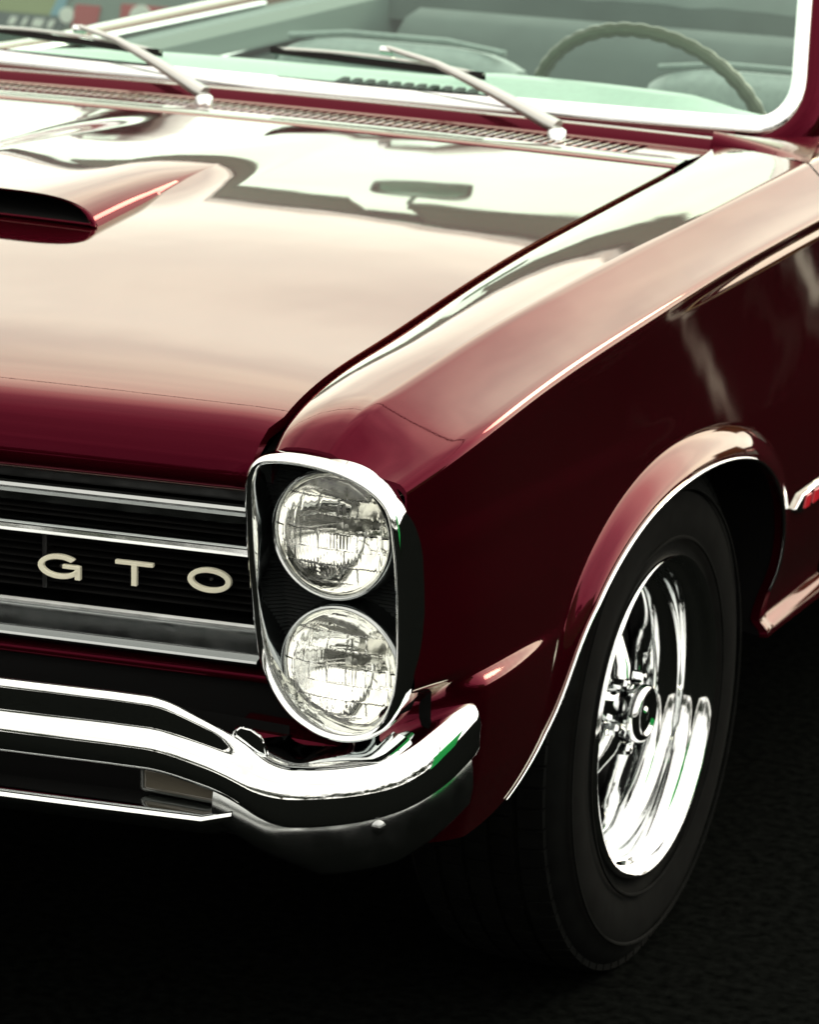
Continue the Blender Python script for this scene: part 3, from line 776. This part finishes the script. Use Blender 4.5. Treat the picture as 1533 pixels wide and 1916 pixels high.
# ---- bumper
bx = [0, .20, .40, .55, .64, .70, .755, .81, .851, .877, .890, .8955]
byy = [-.055, -.035, -.012, .010, .024, .034, .046, .066, .095, .135, .180, .235]
def build_bumper():
    s = [0]
    for i in range(1, len(bx)): s.append(s[-1]+math.hypot(bx[i]-bx[i-1], byy[i]-byy[i-1]))
    X = cs(s, bx); Y = cs(s, byy); Ltot = s[-1]
    sx = lambda x: float(np.interp(x, bx, s))
    def frame(t):
        e = 1e-3; tx, ty = X(t+e)-X(t-e), Y(t+e)-Y(t-e); l = math.hypot(tx, ty) or 1; return Vector((X(t), Y(t), 0)), Vector((ty/l, -tx/l, 0))
    # section = list of (out, z): out measured along the outward normal
    mid = [(-.014, .554), (-.012, .5600), (-.0085, .5632), (-.0040, .5635), (-.0005, .5605), (.0010, .5540), (.0010, .5440), (.000, .5330), (.0006, .5250), (.0042, .5205), (.0092, .5145), (.0115, .5070), (.0118, .4970), (.0100, .4870), (.003, .4800), (-.03, .478)]
    cor = [(-.090, .507), (-.075, .5030), (-.055, .5005), (-.038, .4985), (-.024, .4965), (-.014, .4945), (-.006, .4915), (.000, .4868), (.0052, .4808), (.0095, .4728), (.0118, .4628), (.0122, .4520), (.0110, .4420), (.0080, .4340), (.002, .4290), (-.006, .4280)]
    end = [(-.024, .540), (-.016, .5430), (-.010, .5440), (-.005, .5425), (-.001, .5385), (.002, .5330), (.0045, .5260), (.0055, .5190), (.0055, .5120), (.0045, .5050), (.0045, .4990), (.005, .4920), (.003, .4850), (.000, .4800), (-.004, .4770), (-.009, .4760)]
    pre = [(-.0085, .520), (-.0075, .5260), (-.0062, .5285), (-.0052, .5280), (-.0045, .5260), (-.0040, .5210), (-.0038, .5150), (-.0036, .5090), (-.0024, .5045), (.0020, .5000), (.0070, .4940), (.0095, .4865), (.0098, .4775), (.0080, .4685), (.003, .4610), (-.02, .460)]
    keys = [0, sx(.61), sx(.690), sx(.740), sx(.80), sx(.865), Ltot]
    c2 = [(a, z+.006) for a, z in cor]; c3 = [(a*.6+e[0]*.4, z*.6+e[1]*.4) for (a, z), e in zip(cor, end)]
    secs = [mid, mid, pre, cor, c2, c3, end]
    F = [[cs(keys, [q[i][j] for q in secs]) if False else lin(keys, [q[i][j] for q in secs]) for j in (0, 1)] for i in range(len(mid))]
    def sm(f, t, h=.022): return (f(t-h)+f(t-h/2)+f(t)+f(t+h/2)+f(t+h))/5
    rows = []
    ts = list(np.linspace(0, sx(.60), 14))[:-1]+list(np.linspace(sx(.60), Ltot, 60))
    for t in ts:
        p, nn = frame(t)
        rows.append([p+nn*sm(F[i][0], t)+Vector((0, 0, sm(F[i][1], t))) for i in range(len(mid))])
    e = rows[-1]; c = sum(e, Vector())/len(e)
    rows.append([p.lerp(c, .12)+Vector((-.001, .006, 0)) for p in e]); rows.append([p.lerp(c, .5)+Vector((-.006, .009, 0)) for p in e]); rows.append([p.lerp(c, 1)+Vector((-.006, .009, 0)) for p in e])
    full = [[Vector((-p.x, p.y, p.z)) for p in r] for r in rows[:0:-1]]+rows
    b = MB().grid(full).build('front_bumper', CHROME, car, angle=50)
    # corner aprons and lower rail
    for sgn in (1, -1):
        rr = []
        for t in np.linspace(sx(.672), Ltot-.012, 34):
            p, nn = frame(t); k = sst(sx(.68), sx(.76), t); q = (t-sx(.70))/(Ltot-sx(.70)); q = max(0, q)
            zt = lin([sx(.66), sx(.735), sx(.80), sx(.865), Ltot], [.462, .431, .437, .453, .479])(t); zb = lin([sx(.66), sx(.72), sx(.79), sx(.865), Ltot], [.423, .390, .368, .378, .408])(t)
            pr = [(.000, zt+.006), (.0025, zt-.001), (.004, zt-.010), (.005, zt*.6+zb*.4), (.001, zt*.3+zb*.7), (-.010, zb+.008), (-.022, zb), (-.05, zb+.002)]
            row = [p+nn*(a-.004+.004*q)+Vector((0, 0, z)) for a, z in pr]
            rr.append([Vector((sgn*v.x, v.y, v.z)) for v in row])
        a = MB().grid(rr).build('bumper_apron', CHROMED, b, angle=50)
        p, nn = frame(sx(.845)); c0 = p+nn*.0+Vector((0, 0, .432))
        bo = MB(); prof = [(0, .012), (.004, .011), (.007, .007), (.008, .0004)]
        rows2 = []
        tt = Vector((-nn.y, nn.x, 0)); 
        for h, r_ in prof: rows2.append([Vector((sgn*1, 1, 1))*0+Vector((sgn*(c0+nn*(h-.004)+tt*r_*math.cos(q)).x, (c0+nn*(h-.004)+tt*r_*math.cos(q)).y, c0.z+r_*math.sin(q))) for q in [2*math.pi*k/20 for k in range(20)]])
        bo.grid(rows2, close_u=True).build('bumper_bolt', CHROMED, b)
    for sgn in (1, -1):
        MB().tube([(sgn*x, y, z) for x, y, z in ((.688, .046, .516), (.690, .046, .529), (.697, .048, .535), (.708, .050, .5335), (.717, .053, .527), (.7225, .056, .516), (.724, .058, .506))], .0020, 8).grid([[(sgn*x, y+.0015, z_) for z_ in (z, .50)] for x, y, z in ((.688, .046, .516), (.690, .046, .529), (.697, .048, .535), (.708, .050, .5335), (.717, .053, .527), (.7225, .056, .516), (.724, .058, .506))]).build('bumper_bracket', CHROME, b)
    rr = []
    for x in np.linspace(-.695, .695, 41):
        t = sx(abs(x)); p, nn = frame(t); nn = Vector((nn.x*(1 if x > 0 else -1), nn.y, 0)); p = Vector((x, p.y, 0))
        up_ = .010*sst(.66, .695, abs(x))
        rr.append([p+nn*a+Vector((0, 0, z+up_)) for a, z in ((-.05, .434), (-.004, .4345), (.002, .432), (.004, .4285), (.002, .424), (-.006, .419), (-.02, .405), (-.05, .395))])
    MB().grid(rr).build('lower_rail', CHROME, b, angle=50)
    MB().add([(-.72, .12, .38), (.72, .12, .38), (.72, .12, .52), (-.72, .12, .52)], [(0, 1, 2, 3)]).build('bumper_void', BLACKM, b)
    for sgn in (1, -1):
        x = sgn*.625; y = .065
        pl = MB().box((x, y, .456), (.115, .03, .036)).build('parking_lamp', mat('smoked_lens', (.05, .055, .05), .15), b, bevel=.006)
        MB().box((x, y-.012, .456), (.100, .012, .026)).build('parking_lens', mat('clear_amber', (.10, .09, .07), .1), pl, bevel=.004)
build_bumper()

# ---- wheel
def wheel(cx, cy, cz=.335, rot=0.):
    root = None
    RT = .337
    # tyre: sidewall and tread as one body of revolution, x outward from the wheel plane
    tp = [(-.20, .205), (-.215, .235), (-.222, .275), (-.216, .312), (-.196, .331), (-.17, RT), (-.10, RT+.001), (-.042, RT), (-.020, .329), (-.006, .312), (.002, .290), (.0045, .268), (.002, .245), (-.004, .226), (-.006, .2165), (-.004, .2135), (-.008, .208), (-.02, .204)]
    a = MB().lathe(tp, 120, 'x')
    ty = a.build('tyre', RUBBER, None, angle=50)
    # circumferential grooves and tread blocks
    tr = MB()
    nb = 76; 
    for k in range(nb):
        q0 = 2*math.pi*k/nb; q1 = q0+2*math.pi/nb*.86
        for (x0, x1, sk) in ((-.198, -.165, 0), (-.157, -.128, .5), (-.122, -.092, 0), (-.086, -.057, .5), (-.049, -.018, 0)):
            qa, qb = q0+sk*2*math.pi/nb, q1+sk*2*math.pi/nb; lo = .326; hi = RT+.004
            hx0 = hi-(.006 if x0 < -.18 else 0); hx1 = hi-(.006 if x1 > -.03 else 0)
            vs = []
            for q in (qa, qb):
                for xx, h in ((x0, hx0), (x1, hx1)):
                    vs.append((xx, lo*math.cos(q), lo*math.sin(q))); vs.append((xx, h*math.cos(q), h*math.sin(q)))
            tr.add(vs, [(1, 3, 7, 5), (0, 1, 5, 4), (2, 6, 7, 3), (0, 2, 3, 1), (4, 5, 7, 6)])
    t2 = tr.build('tread_blocks', RUBBER, None, smooth=False); t2['kind'] = 'stuff'
    # sidewall rings
    sw = MB().lathe([(.0035, .300), (.006, .2985), (.006, .296), (.0035, .2945)], 90, 'x').lathe([(.0035, .236), (.0055, .2345), (.0055, .232), (.003, .2305)], 90, 'x')
    # rim: stepped chrome barrel
    rp = [(-.012, .214), (-.001, .213), (.003, .210), (.002, .2065), (-.006, .2035), (-.014, .2015), (-.018, .198), (-.019, .193), (-.024, .1895), (-.040, .1875), (-.052, .1855), (-.056, .181), (-.058, .1755), (-.064, .172), (-.085, .1705), (-.105, .169), (-.14, .168), (-.19, .172)]
    rim = MB().lathe(rp, 120, 'x').build('rim', CHROME, None, angle=60)
    # five spokes
    sp = []
    for k in range(5):
        q = 2*math.pi*(k+.15)/5+rot; b = MB(); rows = []
        er = Vector((0, math.cos(q), math.sin(q))); et = Vector((0, -math.sin(q), math.cos(q))); ex = Vector((1, 0, 0))
        for (r, xo, wd, th) in ((.042, -.055, .024, .022), (.060, -.058, .019, .022), (.085, -.066, .015, .018), (.110, -.075, .014, .016), (.135, -.084, .016, .015), (.156, -.090, .022, .014), (.170, -.092, .030, .014)):
            c = er*r+ex*xo; rows.append([c+et*wd*math.cos(p)*(1 if abs(math.cos(p)) > .9 else 1)+ex*th*max(-.6, math.sin(p))*.75 for p in [2*math.pi*j/14 for j in range(14)]])
        b.grid(rows, close_u=True); sp.append(b.build('spoke', CHROME, None, angle=60))
    hub = MB().lathe([(-.12, .062), (-.085, .062), (-.070, .057), (-.064, .048), (-.062, .0385), (-.050, .0375), (-.046, .0355), (-.040, .0355), (-.036, .038), (-.022, .0385), (-.016, .037), (-.0125, .033), (-.0125, .029), (-.016, .026), (-.016, .010), (-.014, .008), (-.013, .0004)], 48, 'x').build('hub_cap', CHROME, None, angle=60)
    nuts = []
    for k in range(5):
        q = 2*math.pi*(k+.65)/5+rot
        nuts.append(MB().lathe([(-.05, .009), (-.036, .009), (-.032, .006), (-.030, .0004)], 6, 'x', (0, .050*math.cos(q), .050*math.sin(q))).build('wheel_nut', CHROME, None, angle=20))
    dr = MB().lathe([(-.105, .165), (-.10, .15), (-.10, .0004)], 40, 'x').build('brake_drum', BLACKM, None)
    # hub as the wheel's root part
    w_ = ty; w_.name = 'wheel'; w_.parent = car; w_.location = (cx, cy, cz)
    swo = sw.build('sidewall_ring', RUBBER, w_)
    for o in [t2, rim, hub, dr]+sp+nuts: o.parent = w_
    return w_
wh = wheel(.872, .872)
def copy_wheel(src, x, y, flip):
    q = src.copy(); C.objects.link(q); q.location = (x, y, .335)
    if flip: q.rotation_euler.z = math.pi
    for ch in src.children:
        c = ch.copy(); C.objects.link(c); c.parent = q
    q.parent = car; return q
copy_wheel(wh, -.872, .872, True)

# ---- badge behind the wheel
bd = MB(); P0 = Vector((.918, 1.282, .522)); P1 = Vector((.918, 1.42, .532))
pts = [(0, 0), (.028, .016), (.14, .018), (.14, -.012), (.02, -.010)]
a = MB(); f0 = [(side_x(1.28+u, .52+v)+.006, 1.275+u, .520+v) for u, v in pts]; f1 = [(x-.008, y, z) for x, y, z in f0]
a.add(f0+f1, [(0, 1, 2, 3, 4)]+[(i, (i+1) % 5, 5+(i+1) % 5, 5+i) for i in range(5)])
bo = a.build('fender_badge', CHROME, fender, bevel=.002)
for u0, u1 in ((.036, .062), (.070, .100), (.106, .134)):
    a = MB(); q = [(u0, -.006), (u1-.006, -.006), (u1, .011), (u0+.006, .011)]
    f0 = [(side_x(1.28+u, .52+v)+.0075, 1.275+u, .520+v) for u, v in q]; f1 = [(x-.004, y, z) for x, y, z in f0]
    a.add(f0+f1, [(0, 1, 2, 3)]+[(i, (i+1) % 4, 4+(i+1) % 4, 4+i) for i in range(4)])
    a.build('badge_inlay', REDM, fender, smooth=False)

# ---- mirrored right-hand side
for o in [fender, pb, door, quarter, bez]:
    q = mirror_copy(o, car)
    for ch in list(o.children):
        c = ch.copy(); C.objects.link(c); c.parent = q
for o in [o for o in car.children if o.name.startswith(('grille_', 'lamp_pan')) and o.name != 'grille_pan.001']:
    mirror_copy(o, car)

# ------------------------------------------------------------------ surroundings seen in the polished surfaces
LEAF = mat('leaf_green', (.022, .034, .016), .8); noise_on(LEAF, (.022, .034, .016), .6, 1.2)
BARK = mat('bark_brown', (.03, .024, .018), .9)
def tree_mesh(seed, h, w_):
    rnd = random.Random(seed); b = MB()
    cl = [(rnd.gauss(0, w_*.33), rnd.gauss(0, w_*.33), h*.60+rnd.gauss(0, h*.15), rnd.uniform(.16, .30)*w_) for _ in range(26)]
    for i in range(4200):
        c = rnd.choice(cl); d = Vector((rnd.gauss(0, 1), rnd.gauss(0, 1), rnd.gauss(0, .8))).normalized()*c[3]*rnd.uniform(.5, 1.1)
        p = Vector(c[:3])+d; s_ = rnd.uniform(.07, .16); q = Euler((rnd.uniform(0, 6), rnd.uniform(0, 6), rnd.uniform(0, 6))).to_matrix()
        b.add([p+q @ Vector(v) for v in ((-s_, 0, 0), (0, -s_*.55, 0), (s_, 0, 0), (0, s_*.55, 0))], [(0, 1, 2, 3)])
    t = MB(); t.tube([(0, 0, -.1), (.05, 0, h*.25), (-.03, .05, h*.5), (0, 0, h*.8)], [.17, .13, .09, .03], 9)
    for k in range(6):
        c = cl[k]; t.tube([(0, 0, h*.3+.05*k), (c[0]*.5, c[1]*.5, (h*.35+c[2])/2), c[:3]], [.06, .04, .012], 6)
    return b, t
protos = []
for sd_, h, w_ in ((1, 5.6, 3.4), (2, 4.8, 3.9), (3, 6.4, 3.6)):
    protos.append([m_ for m_ in tree_mesh(sd_, h, w_)])
rt_ = random.Random(9); mass = MB(); trunks = MB()
for k in range(34):
    a = R(-205+k*230/33+rt_.uniform(-2, 2)); d = rt_.uniform(23, 31); z = rt_.uniform(0, 6); x, y = d*math.cos(a), d*math.sin(a)
    c, t = protos[k % 3]; M_ = np.array(Euler((0, 0, z)).to_matrix())
    for src, dst in ((c, mass), (t, trunks)):
        v = np.array(src.v) @ M_.T+np.array([x, y, 0]); dst.add(v.tolist(), src.f)
tl = mass.build('treeline', LEAF, None, smooth=False); trunks.build('trunks', BARK, tl)['kind'] = 'stuff'
tag(tl, 'dark leafy treeline closing the far side of the car park', 'trees', kind='stuff')

# things beyond the passenger door
GREYP = mat('grey_board', (.20, .25, .23), .7); REDP = mat('red_panel', (.42, .05, .06), .6); WHT = mat('white_print', (.75, .76, .72), .6)

bd_ = empty('display_board', (-2.0, 4.5, 0), 'low grey-green display board with red squares and a white disc beyond the passenger door', 'display board')
def onb(x0, x1, z0, z1, d, m_, nm, slant=0):
    b = MB(); f = [(x0+2, -d, z0), (x1+2, -d, z0), (x1+slant+2, -d, z1), (x0+slant+2, -d, z1)]; k = [(x, -d+.004, z) for x, y, z in f]
    b.add(f+k, [(0, 1, 2, 3)]+[(i, 4+i, 4+(i+1) % 4, (i+1) % 4) for i in range(4)]); return b.build(nm, m_, bd_, smooth=False)
MB().box((.2, .02, .52), (2.2, .04, .62)).build('panel', GREYP, bd_, bevel=.005)
for x in (-.75, 1.1): MB().box((x, .06, .15), (.04, .04, .30)).build('leg', CHROMED, bd_, bevel=.004)
onb(-2.14, -2.068, .575, .661, .005, REDP, 'red_square', .02); onb(-2.0, -1.864, .575, .672, .005, REDP, 'red_square', .012); onb(-1.786, -1.66, .58, .688, .005, REDP, 'red_square', .01)
onb(-2.75, -2.16, .628, .80, .005, mat('olive_print', (.30, .34, .17), .7), 'olive_print', .03)
onb(-2.195, -2.165, .628, .80, .008, mat('blue_print', (.20, .38, .48), .6), 'blue_stripe', .09)
onb(-2.75, -2.155, .590, .622, .005, mat('slate_print', (.10, .12, .13), .6), 'name_strip')
for x, w_ in ((-2.32, .02), (-2.28, .012), (-2.25, .03), (-2.205, .016)): onb(x, x+w_, .596, .617, .009, WHT, 'white_stroke', .012)
MB().lathe([(0, .033), (-.009, .033), (-.0095, .0004)], 28, 'y', (.07, -.002, .640)).build('white_disc', WHT, bd_, smooth=False)
MB().lathe([(0, .020), (-.009, .020), (-.0095, .0004)], 28, 'y', (-.145, -.002, .632)).build('white_disc', WHT, bd_, smooth=False)

# unseen green canopy, added for the green reflection in bumper end and bezel
GRN = mat('green_canvas', (.0, .42, .07), .7)
gz = empty('reflection_canopy', (9.6, 4.6, 0), 'bright green pop-up canopy added out of view for the bumper end to reflect', 'canopy', rz=.45)
b = MB(); b.add([(-1.5, -1.5, 2.2), (1.5, -1.5, 2.2), (1.5, 1.5, 2.2), (-1.5, 1.5, 2.2), (0, 0, 3.0)], [(0, 1, 4), (1, 2, 4), (2, 3, 4), (3, 0, 4)]); b.build('roof', GRN, gz, smooth=False, solid=.01)
b = MB(); b.grid([[(-1.5, -1.5, z), (1.5, -1.5, z), (1.5, 1.5, z), (-1.5, 1.5, z)] for z in (1.92, 2.2)], close_u=True); b.build('valance', GRN, gz, smooth=False, solid=.006)
b = MB(); b.grid([[(-1.49, y, z) for y in np.linspace(-1.45, 1.45, 20)] for z in (.04, 1.92)]); b.build('side_wall', GRN, gz, smooth=False, solid=.006)
for i in (-1, 1):
    for j in (-1, 1): MB().box((1.46*i, 1.46*j, 1.1), (.035, .035, 2.2)).build('pole', STEEL, gz, bevel=.003)

# overhead cable on two posts, mirrored as a thin line across the nose of the hood
oc = empty('utility_line', (0, 5.2, 0), 'black cable strung between two wooden posts high behind the car', 'utility line')
for x in (-16, 14): MB().lathe([(0, .14), (7.6, .10), (7.6, .0004)], 12, 'z', (x, 0, 0)).build('post', BARK, oc)
MB().tube([(x, 0, 7.4-.9*(1-((x+1)/15)**2)) for x in np.linspace(-16, 14, 40)], .035, 6).build('cable', BLACK, oc)

# unseen picnic things added left of the car to vary its flank reflections
def reflection_chair(loc, rz, col, label):
    r = empty('reflection_chair', loc, label, 'camp chair', rz=rz); m_ = mat('canvas_'+label.split()[0], col, .8)
    b = MB(); b.grid([[(x, y, .42-.03*(1-(2*y/.44)**2)) for x in np.linspace(-.24, .24, 6)] for y in np.linspace(-.22, .22, 7)]); b.build('seat', m_, r, solid=.008)
    b = MB(); b.grid([[(x, .22+.10*(z-.42)/.45+.02*(1-(x/.24)**2), z) for x in np.linspace(-.24, .24, 6)] for z in np.linspace(.45, .86, 6)]); b.build('backrest', m_, r, solid=.008)
    for i in (-1, 1):
        for a_, c_ in (((i*.25, -.25, 0), (i*.25, .26, .60)), ((i*.25, .28, 0), (i*.25, -.24, .60)), ((i*.25, .22, .42), (i*.25, .33, .88))): MB().tube([a_, c_], .011, 8).build('leg', STEEL, r)
        MB().box((i*.26, 0, .61), (.05, .46, .02)).build('armrest', BLACK, r, bevel=.005)
reflection_chair((2.2, 4.3, 0), 2.1, (.16, .12, .03), 'brown canvas camp chair added out of view for its reflection in the flank')
reflection_chair((2.7, 5.6, 0), 1.3, (.14, .15, .15), 'grey canvas camp chair added out of view behind the brown chair')
r = empty('reflection_cool_box', (2.3, 6.6, 0), 'grey cool box with a red lid, added out of view beyond the chairs', 'cool box', rz=.4)
MB().box((0, 0, .17), (.52, .34, .34)).build('body', GREYP, r, bevel=.025); MB().box((0, 0, .37), (.54, .36, .055)).build('lid', REDM, r, bevel=.02)
MB().tube([(-.27, 0, .26), (-.30, 0, .44), (.30, 0, .44), (.27, 0, .26)], .010, 8).build('handle', STEEL, r)
